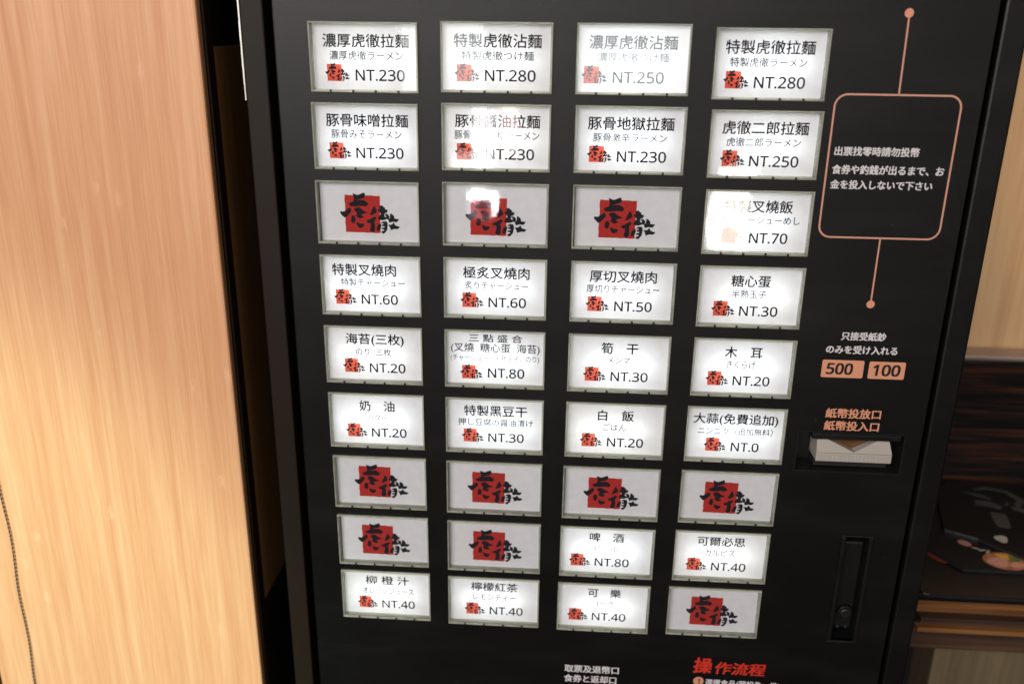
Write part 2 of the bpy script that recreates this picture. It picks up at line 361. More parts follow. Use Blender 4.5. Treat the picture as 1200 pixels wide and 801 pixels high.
# wood wall, counter back panel and counter on the right
o = bpy.data.objects.new('wood_wall', None); COL.objects.link(o)
tag(o, 'orange wood wall rising behind the dark counter on the right', 'wall')
box_obj('veneer', (.16, .95, .226, .25, -.075, .152), M['back_wood'], o, bevel=.0006)
box_obj('upper_board', (.16, .95, .222, .25, .1535, .9), principled('plum_brown_board', (.07, .04, .035), .5, noise=(20, .2)), o, bevel=.0006)
ct = bpy.data.objects.new('counter', None); COL.objects.link(ct)
tag(ct, 'dark ebony counter of stacked boards standing right of the machine', 'counter')
box_obj('back_panel', (.215, .95, .205, .224, -.1715, -.0655), M['ebony'], ct, bevel=.001)
box_obj('panel_cap', (.215, .95, .2035, .2245, -.0653, -.0625), principled('satin_metal_strip', (.42, .36, .34), .35, metal=.6, noise=(90, .15)), ct, bevel=.0005)
box_obj('counter_top', (.226, .95, .062, .2045, -.1765, -.1715), M['ebony'], ct, bevel=.0008)
edges = [(-.1860, -.1767, .2315, 'orange_edge', .064), (-.1890, -.1862, .2365, 'gap', .068), (-.1935, -.1892, .2360, 'brown_edge', .062), (-.1958, -.1937, .2350, 'gap', .066),
         (-.1990, -.1960, .2345, 'orange_edge', .061), (-.2055, -.1992, .2335, 'brown_edge', .065), (-.2063, -.2057, .2335, 'gap', .068), (-.2150, -.2065, .2325, 'brown_edge', .066)]
for z0, z1, x0, mt, y0 in edges:
    box_obj('edge_board', (x0, .95, y0, .20, z0, z1), M[mt], ct, bevel=.0004)
box_obj('base_panel', (.262, .95, .09, .19, -1.1, -.2152), M['base_wood'], ct, bevel=.0006)
box_obj('base_recess', (.226, .2618, .12, .19, -1.1, -.2152), M['gap'], ct)

# ------------------------------------------------------------------ brochures
def sheet(name, poly, z, t, label, group='black brochures on the counter'):
    root = bpy.data.objects.new(name, None); COL.objects.link(root); root.location = (poly[0][0], poly[0][1], z)
    ox, oy = poly[0]
    def prism(z0, z1, grow):
        bm = bmesh.new(); cx = sum(p[0] for p in poly) / len(poly); cy = sum(p[1] for p in poly) / len(poly)
        P = [((p[0] - cx) * grow + cx - ox, (p[1] - cy) * grow + cy - oy) for p in poly]
        lo = [bm.verts.new((x, y, z0)) for x, y in P]; hi = [bm.verts.new((x, y, z1)) for x, y in P]
        bm.faces.new(hi); bm.faces.new(lo[::-1])
        for i in range(len(P)): bm.faces.new((lo[i], lo[(i + 1) % len(P)], hi[(i + 1) % len(P)], hi[i]))
        return bm
    bm_obj('pages', prism(0, t * .8, .996), M['paper_edge'], root)
    bm_obj('front_cover', prism(t * .8, t, 1.0), M['black_paper'], root, bevel=.0002)
    tag(root, label, 'brochure', group=group)
    return root
def disc(name, root, c, rx, ry, z, mat, rot=0, n=28, wob=0.0):
    ox, oy = root.location.x, root.location.y
    vs = []
    for i in range(n):
        a = 2 * math.pi * i / n; k = 1 + wob * math.sin(3 * a + c[0] * 900)
        x, y = rx * k * math.cos(a), ry * k * math.sin(a)
        vs.append((c[0] - ox + x * math.cos(rot) - y * math.sin(rot), c[1] - oy + x * math.sin(rot) + y * math.cos(rot), z))
    me = bpy.data.meshes.new(name); me.from_pydata(vs, [], [list(range(n))]); me.update()
    return link(name, me, mat, root)
soup = principled('printed_soup', (.45, .17, .07), .4, noise=(260, .8)); meat = principled('printed_pork', (.62, .30, .22), .4, noise=(400, .4))
egg = principled('printed_egg', (.75, .38, .05), .4, noise=(200, .3)); leek = principled('printed_leek', (.12, .17, .02), .4, noise=(500, .5))
cream = principled('printed_cream', (.45, .42, .36), .4, noise=(200, .2)); redp = principled('printed_red_patch', (.20, .035, .015), .4, noise=(200, .3))
ZS = -.1714
def ramen_print(root, c, t, s=1.0):
    disc('bowl_picture', root, c, .0158 * s, .0115 * s, t + .00015, soup)
    disc('pork_picture', root, (c[0] - .006 * s, c[1] - .0015), .0078 * s, .0062 * s, t + .0003, meat, .4, wob=.1)
    disc('egg_picture', root, (c[0] + .001 * s, c[1] + .006 * s), .006 * s, .0032 * s, t + .00035, egg, -.2, wob=.08)
    disc('leek_picture', root, (c[0] + .006 * s, c[1] + .0025 * s), .0032 * s, .0035 * s, t + .0004, leek, .5, wob=.35)
    disc('pork_picture', root, (c[0] + .006 * s, c[1] - .0052 * s), .006 * s, .0035 * s, t + .00045, meat, .1, wob=.12)
b1 = sheet('brochure', [(.233, .0600), (.2365, .0585), (.50, .0580), (.50, .20), (.252, .20), (.2285, .125)], ZS, .0024, 'bottom black brochure reaching the front edge of the counter')
disc('red_patch', b1, (.256, .103), .004, .010, .0026, redp, .5); disc('tea_cup_picture', b1, (.2600, .1185), .0035, .004, .0026, cream, -.5, wob=.12)
b2 = sheet('brochure', [(.2675, .0850), (.50, .0870), (.50, .24 - .04), (.27, .20), (.262, .155), (.2475, .115)], ZS + .0026, .0022, 'middle black brochure with a ramen bowl picture near its front edge')
ramen_print(b2, (.2990, .0965), .0022, .92)
disc('salmon_patch', b2, (.2800, .1165), .0034, .0045, .0025, principled('printed_pink', (.45, .22, .18), .4, noise=(200, .2)), .8)
for i, (x, y) in enumerate(((.2850, .1105), (.2885, .1085), (.2915, .1068))):
    disc('white_stroke', b2, (x, y), .0026, .0009, .0025, cream, -.5 + i * .7)
b3 = sheet('brochure', [(.2712, .1298), (.2900, .1195), (.3125, .0960), (.52, .080), (.52, .20), (.30, .203), (.285, .185)], ZS + .005, .0022, 'top black brochure with faded grey brush lettering')
def stroke3(pts, w, root=b3, z=.0024):
    ox, oy = root.location.x, root.location.y
    L_, R_ = [], []
    for i, p in enumerate(pts):
        a = Vector(pts[max(0, i - 1)]); b = Vector(pts[min(len(pts) - 1, i + 1)]); d = (b - a).normalized(); n = Vector((-d.y, d.x)) * w[i] / 2
        L_.append((p[0] + n.x - ox, p[1] + n.y - oy, z)); R_.append((p[0] - n.x - ox, p[1] - n.y - oy, z))
    m_ = len(pts); me = bpy.data.meshes.new('brush_stroke')
    me.from_pydata(L_ + R_, [], [(i, i + 1, m_ + i + 1, m_ + i) for i in range(m_ - 1)]); me.update()
    link('brush_stroke', me, M['grey_ink'], root)
stroke3([(.305, .186), (.315, .181), (.322, .176)], (.001, .005, .003))
stroke3([(.315, .190), (.325, .193), (.338, .188), (.343, .176), (.337, .167), (.328, .168)], (.003, .005, .005, .006, .005, .002))
stroke3([(.308, .170), (.318, .168), (.324, .163)], (.008, .009, .006))
stroke3([(.331, .172), (.334, .163), (.342, .158)], (.002, .006, .007))
stroke3([(.318, .156), (.316, .145), (.314, .135)], (.010, .011, .008))
stroke3([(.345, .165), (.356, .158), (.365, .152)], (.004, .009, .004))
disc('tea_cup_picture', b3, (.3055, .1200), .0042, .0048, .0026, cream, -.4, wob=.12)
b1s = [(.258, .172), (.266, .170), (.275, .170), (.284, .176)]
stroke3(b1s, (.005, .008, .009, .004), b2, .0025)

# ------------------------------------------------------------------ ticket machine
tm = bpy.data.objects.new('ticket_machine', None); COL.objects.link(tm)
tag(tm, 'black ticket vending machine with rows of backlit white menu buttons', 'ticket machine')
BW, BH = .0520, .0316
BP = {  # button centres (x, z) in mm
 (0,0):(-94.0,148.3),(0,1):(-31.7,149.1),(0,2):(31.2,149.2),(0,3):(93.7,148.0),
 (1,0):(-94.6,111.9),(1,1):(-31.7,112.7),(1,2):(31.7,112.8),(1,3):(94.5,112.0),
 (2,0):(-95.0,74.8),(2,1):(-31.8,75.5),(2,2):(31.9,75.6),(2,3):(94.9,74.9),
 (3,0):(-95.0,37.5),(3,1):(-31.7,37.9),(3,2):(32.2,37.9),(3,3):(95.2,37.5),
 (4,0):(-95.0,-.2),(4,1):(-31.7,-.2),(4,2):(32.2,-.3),(4,3):(95.3,-.2),
 (5,0):(-94.9,-37.8),(5,1):(-31.6,-38.1),(5,2):(32.1,-38.1),(5,3):(94.9,-37.9),
 (6,0):(-94.4,-74.9),(6,1):(-31.6,-75.4),(6,2):(31.8,-75.6),(6,3):(94.5,-75.1),
 (7,0):(-94.0,-111.7),(7,1):(-31.5,-112.3),(7,2):(31.4,-112.6),(7,3):(93.9,-111.9),
 (8,0):(-93.6,-147.7),(8,1):(-31.5,-148.6),(8,2):(31.0,-149.0),(8,3):(92.9,-148.2)}
SW = {0: .985, 1: 1.0, 2: 1.0, 3: .985}

# door: one plate with an opening for every button, for the note slot and for the lock
SLOT = (.1270, .1825, -.0575, -.0340)
LOCK = (.1585, .1735, -.1625, -.0955)
holes = [(x / 1000 - BW * SW[c] / 2 + .0004, x / 1000 + BW * SW[c] / 2 - .0004, z / 1000 - BH / 2 + .0004, z / 1000 + BH / 2 - .0004) for (r, c), (x, z) in BP.items()]
holes += [SLOT, LOCK]
DX0, DX1, DZ0, DZ1 = -.1352, .1912, -.52, .30
xs = sorted({DX0, DX1, *[round(h[0], 6) for h in holes], *[round(h[1], 6) for h in holes]})
zs = sorted({DZ0, DZ1, *[round(h[2], 6) for h in holes], *[round(h[3], 6) for h in holes]})
bm = bmesh.new(); vg = {}
def gv(i, j):
    if (i, j) not in vg: vg[i, j] = bm.verts.new((xs[i], 0, zs[j]))
    return vg[i, j]
for i in range(len(xs) - 1):
    for j in range(len(zs) - 1):
        cx, cz = (xs[i] + xs[i + 1]) / 2, (zs[j] + zs[j + 1]) / 2
        if any(h[0] < cx < h[1] and h[2] < cz < h[3] for h in holes): continue
        bm.faces.new((gv(i, j), gv(i + 1, j), gv(i + 1, j + 1), gv(i, j + 1)))
bmesh.ops.dissolve_limit(bm, angle_limit=.01, verts=bm.verts[:], edges=bm.edges[:])
bmesh.ops.triangulate(bm, faces=bm.faces[:])
me = bpy.data.meshes.new('door'); bm.normal_update()
for f in bm.faces:
    if f.normal.y > 0: f.normal_flip()
bm.to_mesh(me); bm.free()
door = link('door', me, M['panel'], tm)
sd = door.modifiers.new('thickness', 'SOLIDIFY'); sd.thickness = .0018; sd.offset = -1
# folded side edges of the door
def fold(x_out, x_in, s):
    bm = bmesh.new(); prof = []
    for k in range(5):
        a = k / 4 * math.pi / 2
        prof.append((x_out - s * .0011 * (1 - math.sin(a)) , .0011 * (1 - math.cos(a))))
    prof = [(x_in, 0)] + [(x_out - s * .0011 + s * .0011 * math.sin(k / 4 * math.pi / 2), .0011 * (1 - math.cos(k / 4 * math.pi / 2))) for k in range(5)] + [(x_out, .016)]
    rows = [[bm.verts.new((x, y, z)) for z in (DZ0, DZ1)] for x, y in prof]
    for a, b in zip(rows, rows[1:]): bm.faces.new((a[0], b[0], b[1], a[1]))
    bm_obj('door_edge', bm, M['panel'], tm, smooth=False)
fold(-.1366, DX0, -1); fold(.1914, DX1, 1)
# cabinet
box_obj('cabinet_frame', (-.1514, -.1402, -.001, .20, -.55, .33), M['frame'], tm, bevel=.0008)
box_obj('cabinet_frame', (.1926, .2042, -.001, .20, -.55, .33), M['panel'], tm, bevel=.0012)
box_obj('cabinet_body', (-.1400, .1924, .0165, .199, -.549, .329), M['gap'], tm)
box_obj('cabinet_sill', (-.1400, .1924, -.001, .0163, -.55, -.522), M['frame'], tm, bevel=.0008)
box_obj('cabinet_head', (-.1400, .1924, -.001, .0163, .302, .33), M['frame'], tm, bevel=.0008)
edge_light = principled('pale_edge_highlight', (.85, .83, .74), .3, metal=.3, noise=(160, .25))  # highlight along the frame's edge, put in as a pale strip
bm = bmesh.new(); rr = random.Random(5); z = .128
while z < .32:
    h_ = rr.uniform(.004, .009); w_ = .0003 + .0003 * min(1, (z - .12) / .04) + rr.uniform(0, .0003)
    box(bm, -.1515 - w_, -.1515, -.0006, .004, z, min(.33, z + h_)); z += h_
bm_obj('edge_highlight', bm, edge_light, tm)

# emblem: brush strokes traced in a 0..1 square
SX0, SZ0, SQ = 155.0, 145.0, 535.0
strokes = [
 [(290,112),(330,135),(362,145),(465,103),(472,150),(440,178),(350,200),(347,222),(440,212),(485,232),(515,264),(482,297),(440,283),(300,298),(238,290),(222,265),(300,235),(312,180)],
 [(300,340),(345,322),(378,322),(430,365),(498,386),(420,403),(392,425),(438,452),(384,472),(330,440),(350,400),(325,375)],
 [(235,322),(252,365),(200,425),(150,468),(112,430),(84,395),(100,382),(130,392),(175,372)],
 [(265,440),(298,445),(308,500),(290,545),(248,530),(255,480)],
 [(328,533),(352,540),(372,556),(442,562),(425,588),(382,614),(348,590)],
 [(605,288),(620,320),(642,370),(598,400),(545,422),(560,385),(588,330)],
 [(482,512),(540,490),(575,470),(608,448),(634,462),(592,512),(602,560),(600,650),(570,668),(532,652),(555,570),(545,535),(505,532)],
 [(690,290),(722,283),(766,320),(772,345),(808,343),(790,382),(765,382),(748,420),(760,450),(792,455),(775,478),(730,487),(668,482),(672,455),(692,430),(718,400),(663,345),(702,330)],
 [(768,402),(808,410),(832,440),(815,478),(780,462),(797,440)],
 [(855,393),(880,412),(902,440),(905,474),(978,475),(945,512),(880,505),(835,522),(823,480),(852,460)],
 [(818,556),(870,560),(900,523),(922,570),(993,585),(960,617),(905,615),(850,634),(845,600)],
 [(702,538),(650,570),(632,640),(660,658),(690,620),(702,580)],
 [(702,536),(738,512),(792,512),(804,560),(788,640),(742,692),(703,676),(722,652),(745,650),(752,627),(708,625),(715,605),(756,602),(757,582),(713,578),(720,560),(752,553),(738,538)]]
def fatten(p, d):
    n = len(p); area2 = sum(p[i][0] * p[(i + 1) % n][1] - p[(i + 1) % n][0] * p[i][1] for i in range(n)); sg = 1 if area2 > 0 else -1
    q = []
    for i in range(n):
        a, c = Vector(p[i - 1]), Vector(p[(i + 1) % n]); t = (c - a).normalized()
        q.append((p[i][0] + t.y * sg * d, p[i][1] - t.x * sg * d))
    return q
def emb(p): return [((x - SX0) / SQ, (SZ0 + SQ - z) / SQ) for x, z in p]
def chaikin(p):
    q = []
    for i in range(len(p)):
        a, b = p[i], p[(i + 1) % len(p)]
        q += [(a[0] * .85 + b[0] * .15, a[1] * .85 + b[1] * .15), (a[0] * .15 + b[0] * .85, a[1] * .15 + b[1] * .85)]
    return q
EM = flat_poly_mesh('emblem_strokes', [chaikin(emb(fatten(s, 2 if k > 9 else 7))) for k, s in enumerate(strokes)])
sqp = []
rq = random.Random(11)
for (ax, az), (bx, bz) in (((0.0, 0), (1, -.01)), ((1, -.01), (1.015, 1)), ((1.015, 1), (.01, 1.01)), ((.01, 1.01), (0.0, 0))):
    for k in range(8):
        t = k / 8; sqp.append((ax + (bx - ax) * t + rq.uniform(-.008, .008), az + (bz - az) * t + rq.uniform(-.008, .008)))
ES = flat_poly_mesh('emblem_seal', [sqp])
def emblem(parent, x, z, w, h, y, lamp_off=False):      # x,z = lower left of the red square
    for nm, me0, mt, dy in (('emblem_seal', ES, M['seal_red_unlit' if lamp_off else 'seal_red'], 0), ('emblem_strokes', EM, M['ink'], -.00012)):
        o = bpy.data.objects.new(nm, me0); COL.objects.link(o); o.parent = parent
        o.location = (x, y + dy, z); o.scale = (w, 1, h)
        if not me0.materials: me0.materials.append(None)
        o.material_slots[0].link = 'OBJECT'; o.material_slots[0].material = mt
    return

# button meshes shared by all
def rim_mesh(w, h):
    t = .0008; y0, y1 = -.0014, .0045
    bm = bmesh.new()
    box(bm, -w/2, w/2, y0, y1, h/2 - t, h/2)
    box(bm, -w/2, -w/2 + t, y0, y1, -h/2 + t + .0003, h/2 - t)
    box(bm, w/2 - t, w/2, y0, y1, -h/2 + t + .0003, h/2 - t)
    box(bm, -w/2, w/2, y0, y1, -h/2, -h/2 + t + .0003)     # bottom bar; small dark pads sit in front of it
    me = bpy.data.meshes.new('button_rim'); bmesh.ops.recalc_face_normals(bm, faces=bm.faces)
    bmesh.ops.bevel(bm, geom=[e for e in bm.edges if abs(e.verts[0].co.y - y0) < 1e-6 and abs(e.verts[1].co.y - y0) < 1e-6], offset=.0003, segments=1, affect='EDGES')
    bm.to_mesh(me); bm.free(); me.materials.append(M['rim']); return me
def housing_mesh(w, h):
    bm = bmesh.new(); box(bm, -w/2 + .0002, w/2 - .0002, .0046, .0160, -h/2 + .0002, h/2 - .0002)
    bm.faces.ensure_lookup_table()
    f = min(bm.faces, key=lambda f: f.calc_center_median().y); bm.faces.remove(f)
    me = bpy.data.meshes.new('housing'); bm.to_mesh(me); bm.free(); me.materials.append(M['housing']); return me
def card_mesh(w, h):
    me = bpy.data.meshes.new('card'); y = .0027; a, b = w/2 - .0009, h/2 - .0009
    me.from_pydata([(-a, y, -b), (a, y, -b), (a, y, b), (-a, y, b)], [], [(0, 1, 2, 3)]); me.update(); me.materials.append(M['paper']); return me
def cover_mesh(w, h):
    bm = bmesh.new(); a, b = w/2 - .00085, h/2 - .0009
    box(bm, -a, a, -.0010, .0004, -b + .0003, b)
    me = bpy.data.meshes.new('clear_cover'); bmesh.ops.recalc_face_normals(bm, faces=bm.faces); bm.to_mesh(me); bm.free(); me.materials.append(M['cover']); return me
meshes = {}
for s in (.985, 1.0):
    w = BW * s; meshes[s] = (rim_mesh(w, BH), housing_mesh(w, BH), card_mesh(w, BH), cover_mesh(w, BH))
notch_bm = bmesh.new()
for u in (.185, .395, .605, .815):
    xc = -BW/2 + u * BW; box(notch_bm, xc - .00055, xc + .00055, -.00155, -.0009, -BH/2 + .0001, -BH/2 + .0012)
NOTCH = bpy.data.meshes.new('notch_pads'); notch_bm.to_mesh(NOTCH); notch_bm.free(); NOTCH.materials.append(M['black_print'])

# (name, u0, u1), (japanese, u0, u1), seal u, (price, u0, u1)
T = {
 (0,0): (('濃厚虎徹拉麵', .11, .91), ('濃厚虎徹ラーメン', .17, .855), .14, ('NT.230', .405, .865)),
 (0,1): (('特製虎徹沾麵', .11, .90), ('特製虎徹つけ麺', .18, .83), .135, ('NT.280', .39, .85)),
 (0,2): (('濃厚虎徹沾麵', .11, .89), ('濃厚虎徹つけ麺', .19, .82), .07, ('NT.250', .33, .785)),
 (0,3): (('特製虎徹拉麵', .10, .89), ('特製虎徹ラーメン', .15, .83), .12, ('NT.280', .377, .83)),
 (1,0): (('豚骨味噌拉麵', .115, .896), ('豚骨みそラーメン', .16, .83), .135, ('NT.230', .39, .845)),
 (1,1): (('豚骨醬油拉麵', .115, .90), ('豚骨しょうゆラーメン', .11, .895), .13, ('NT.230', .396, .85)),
 (1,2): (('豚骨地獄拉麵', .117, .90), ('豚骨激辛ラーメン', .17, .84), .136, ('NT.230', .393, .843)),
 (1,3): (('虎徹二郎拉麵', .118, .90), ('虎徹二郎ラーメン', .165, .84), .137, ('NT.250', .387, .837)),
 (2,3): (('特製叉燒飯', .188, .83), ('特製チャーシューめし', .08, .908), .19, ('NT.70', .45, .81)),
 (3,0): (('特製叉燒肉', .10, .743), ('特製チャーシュー', .185, .827), .126, ('NT.60', .385, .754)),
 (3,1): (('極炙叉燒肉', .18, .83), ('炙りチャーシュー', .20, .816), .173, ('NT.60', .43, .80)),
 (3,2): (('厚切叉燒肉', .18, .825), ('厚切りチャーシュー', .155, .856), .17, ('NT.50', .43, .794)),
 (3,3): (('糖心蛋', .317, .696), ('半熟玉子', .333, .667), .167, ('NT.30', .42, .79)),
 (4,0): (('海苔(三枚)', .20, .80), ('のり  三枚', .30, .665), .18, ('NT.20', .438, .81)),
 (4,1): None,
 (4,2): (('筍　干', .326, .69), ('メンマ', .39, .615), .173, ('NT.30', .43, .80)),
 (4,3): (('木　耳', .32, .69), ('きくらげ', .35, .636), .17, ('NT.20', .423, .79)),
 (5,0): (('奶　油', .307, .68), ('バター', .39, .60), .173, ('NT.20', .428, .80)),
 (5,1): (('特製黑豆干', .18, .83), ('押し豆腐の醤油漬け', .12, .89), .175, ('NT.30', .43, .80)),
 (5,2): (('白　飯', .326, .69), ('ごはん', .38, .62), .17, ('NT.20', .43, .80)),
 (5,3): (('大蒜(免費追加)', .076, .933), ('ニンニク（追加無料）', .13, .89), .22, ('NT.0', .48, .764)),
 (7,2): (('啤　酒', .313, .68), ('ビール', .37, .615), .12, ('NT.80', .378, .746)),
 (7,3): (('可爾必思', .25, .76), ('カルピス', .34, .66), .16, ('NT.40', .42, .79)),
 (8,0): (('柳 橙 汁', .256, .75), ('オレンジジュース', .22, .80), .177, ('NT.40', .435, .81)),
 (8,1): (('檸檬紅茶', .245, .76), ('レモンティー', .27, .74), .19, ('NT.40', .45, .82)),
 (8,2): (('可　樂', .33, .69), ('コーラ', .385, .615), .13, ('NT.40', .384, .755)),
}
TY = .00255
LAMPS = []
for e_, c_ in ((.0135, (.93, .98, 1.0)), (.0118, (.95, .99, .98)), (.0145, (.92, .98, 1.0)), (.0128, (.97, 1.0, .96))):
  LAMP = bpy.data.lights.new('button_lamp', 'AREA'); LAMP.shape = 'RECTANGLE'; LAMP.size = .032; LAMP.size_y = .005
  LAMP.energy = e_; LAMP.color = c_; LAMPS.append(LAMP)
for (r, c), (x, z) in sorted(BP.items()):
    s = SW[c]; w = BW * s; rim, hou, card, cov = meshes[s]
    b = link('menu_button', rim, None, tm, (x / 1000, 0, z / 1000))
    rj = random.Random(r * 10 + c)
    lit = (r, c) in T
    link('housing', hou, None, b)
    cdo = link('card', card, None, b); cdo.location = (rj.uniform(-.0003, .0003), 0, rj.uniform(-.0002, .0002)); cdo.rotation_euler = (0, math.radians(rj.uniform(-.5, .5)), 0)
    cv = link('clear_cover', cov, None, b); cv.rotation_euler = (math.radians(0 if (r, c) in ((1, 1), (2, 1), (2, 3)) else rj.uniform(-.5, .5)), 0, math.radians(0 if (r, c) in ((1, 1), (2, 1), (2, 3)) else rj.uniform(-.5, .5)))
    npd = link('notch_pads', NOTCH, None, b); npd.scale = (s, 1, 1)
    X = lambda u: -w / 2 + u * w
    Zv = lambda v: BH / 2 - v * BH
    if not lit:
        b['label'] = 'unlit button with only the large red emblem'
        emblem(b, X(.257) + rj.uniform(-.0005, .0005), Zv(.835) + rj.uniform(-.0003, .0003), .343 * w, .585 * BH, TY, True)
        continue
    if (r, c) == (4, 1):
        b['label'] = 'lit button with three lines of small lettering, NT.80'
        place_text('item_name', '三 點 盛 合', M['ink'], b, X(.235), X(.77), Zv(.165), .0044, TY, .014)
        place_text('item_name', '(叉燒  糖心蛋  海苔)', M['ink'], b, X(.055), X(.945), Zv(.345), .0058, TY, .008)
        place_text('japanese_name', '(チャーシュー、半熟玉子、のり)', M['thin_ink'], b, X(.05), X(.94), Zv(.52), .0042, TY)
        place_text('price', 'NT.80', M['ink'], b, X(.426), X(.796), Zv(.775), .0054, TY, .022)
        emblem(b, X(.165), Zv(.885), .135 * w, .235 * BH, TY)
    else:
        (nm, a0, a1), (jp, j0, j1), su, (pr, p0, p1) = T[r, c]
        b['label'] = 'lit button lettered %s %s' % (nm.replace('　', '').replace(' ', ''), pr)
        small = r >= 7
        nh = .0063 if not small else .0058
        vv = .265 if not small else .25
        if '(' in nm: nh *= 1.12
        place_text('item_name', nm, M['ink'], b, X(a0), X(a1), Zv(vv), nh, TY, .016)
        hj = {'メンマ': .0036, 'ビール': .0036, 'コーラ': .0031, 'バター': .0036}.get(jp, .0042)
        place_text('japanese_name', jp, M['thin_ink'], b, X(j0), X(j1), Zv(.475), hj, TY, .010)
        place_text('price', pr, M['ink'], b, X(p0), X(p1), Zv(.755), .0053, TY, .022)
        emblem(b, X(su), Zv(.845), .135 * w, .24 * BH, TY)
    lo = bpy.data.objects.new('button_lamp', LAMPS[rj.randrange(4)]); COL.objects.link(lo); lo.parent = b
    lo.location = (rj.uniform(-.002, .002), .0125, rj.uniform(-.0022, -.0004)); lo.rotation_euler = (math.radians(-90), 0, 0)

# printed graphics on the door
Y0 = -.00018
def poly_line(name, pts, w, mat, closed=False):
    n = len(pts); Ls, Rs = [], []
    for i in range(n):
        a = Vector(pts[(i - 1) % n] if closed or i else pts[i]); b = Vector(pts[(i + 1) % n] if closed or i < n - 1 else pts[i])
        d = (b - a).normalized(); nn = Vector((-d.y, d.x)) * w / 2
        Ls.append((pts[i][0] + nn.x, Y0, pts[i][1] + nn.y)); Rs.append((pts[i][0] - nn.x, Y0, pts[i][1] - nn.y))
    f = [(i, (i + 1) % n, n + (i + 1) % n, n + i) for i in range(n if closed else n - 1)]
    me = bpy.data.meshes.new(name); me.from_pydata(Ls + Rs, [], f); me.update()
    return link(name, me, mat, tm)
def rrect(x0, x1, z0, z1, r, n=8):
    out = []
    for cx, cz, a0 in ((x1 - r, z1 - r, 0), (x0 + r, z1 - r, 90), (x0 + r, z0 + r, 180), (x1 - r, z0 + r, 270)):
        for k in range(n + 1):
            a = math.radians(a0 + 90 * k / n); out.append((cx + r * math.cos(a), cz + r * math.sin(a)))
    return out
poly_line('outline_box', rrect(.1245, .1812, .0690, .1356, .0056), .00085, M['salmon_line'], True)
poly_line('connecting_line', [(.1520, .1695), (.1526, .1358)], .0008, M['salmon_line'])
poly_line('connecting_line', [(.1540, .0684), (.1541, .0360)], .0008, M['salmon_line'])
for cx, cz in ((.1518, .1708), (.1541, .0358)):
    me = flat_poly_mesh('line_dot', [[(cx + .0020 * math.cos(i * math.pi / 14), cz + .0020 * math.sin(i * math.pi / 14)) for i in range(28)]])
    for v in me.vertices: v.co.y = Y0 - .0001
    link('line_dot', me, M['salmon'], tm)
def ptext(s, xl, xr, zc, h, mat, weight=.03, slant=0, y=Y0, tilt=0): return place_text('printed_text', s, M[mat], tm, xl, xr, zc, h, y, weight, slant, tilt)
ptext('出票找零時請勿投幣', .1271, .1660, .1099, .0044, 'white_print')
ptext('食券や釣銭が出るまで、お', .1270, .1786, .1014, .0045, 'white_print')
ptext('金を投入しないで下さい', .1271, .1743, .0944, .0044, 'white_print')
ptext('只接受紙鈔', .1422, .1642, .0189, .0046, 'white_print')
ptext('のみを受け入れる', .1356, .1708, .0117, .0046, 'white_print')
ptext('紙幣投放口', .1398, .1678, -.0232, .0056, 'salmon')
ptext('紙幣投入口', .1398, .1678, -.0302, .0056, 'salmon')
for s, x0, x1, z0, z1, t0, t1 in (('500', .1347, .1555, -.0035, .0060, .1370, .1502), ('100', .1580, .1760, -.0035, .0058, .1601, .1737)):
    me = flat_poly_mesh('price_plate', [rrect(x0, x1, z0, z1, .0008, 4)])
    for v in me.vertices: v.co.y = Y0
    link('note_value_patch', me, M['salmon'], tm)
    ptext(s, t0, t1, (z0 + z1) / 2 + .0001, .0064, 'black_print', .04, y=Y0 - .0002, slant=.05)
ptext('取票及退幣口', .0104, .0422, -.1920, .0054, 'white_print', .03)
ptext('食券と返却口', .0103, .0411, -.1990, .0054, 'white_print', .03)
ptext('操', .0850, .0958, -.1850, .0112, 'red_print', .035, slant=.1)
ptext('作流程', .0972, .1262, -.1862, .0088, 'red_print', .03, slant=.12)
ptext('選擇食品(預設為一份)', .0925, .1352, -.1968, .0050, 'white_print', .02)
me = flat_poly_mesh('number_dot', [[(.0886 + .0030 * math.cos(i * math.pi / 14), -.1962 + .0030 * math.sin(i * math.pi / 14)) for i in range(28)]])
for v in me.vertices: v.co.y = Y0
link('number_dot', me, M['salmon'], tm)
ptext('1', .0880, .0893, -.1962, .0036, 'black_print', .02, y=Y0 - .0002)

# banknote slot: black recess, pale mouthpiece with a V notch
ns = box_obj('note_slot', (SLOT[0], SLOT[1], .0150, .0163, SLOT[2], SLOT[3]), M['plastic'], tm)
bm = bmesh.new()
x0, x1, z0, z1 = SLOT
for b_ in ((x0, x0 + .0008, .0002, .0149, z0, z1), (x1 - .0008, x1, .0002, .0149, z0, z1), (x0 + .0008, x1 - .0008, .0002, .0149, z0, z0 + .0008), (x0 + .0008, x1 - .0008, .0002, .0149, z1 - .0008, z1)):
    box(bm, *b_)
bm_obj('slot_surround', bm, M['plastic'], ns)
# upper lip slopes back, lower lip faces front
def prism_xz(name, poly, y0s, y1, mat, parent, bevel=0):
    bm = bmesh.new(); fr = [bm.verts.new((x, y0s(z), z)) for x, z in poly]; bk = [bm.verts.new((x, y1, z)) for x, z in poly]
    bm.faces.new(fr); bm.faces.new(bk[::-1])
    for i in range(len(poly)): bm.faces.new((fr[i], fr[(i + 1) % len(poly)], bk[(i + 1) % len(poly)], bk[i]))
    bmesh.ops.triangulate(bm, faces=[f for f in bm.faces if len(f.verts) > 4])
    return bm_obj(name, bm, mat, parent, bevel=bevel)
yl = lambda z: .0002 + max(0, (z + .0462)) * .25
prism_xz('mouthpiece', [(.1380, -.0462), (.1380, -.0395), (.1430, -.0389), (.1575, -.0455), (.1575, -.0462)], yl, .0145, M['white_plastic'], ns, .0003)
prism_xz('mouthpiece', [(.15752, -.0462), (.15752, -.0455), (.1695, -.0389), (.1752, -.0391), (.1770, -.0462)], yl, .0145, M['white_plastic'], ns, .0003)
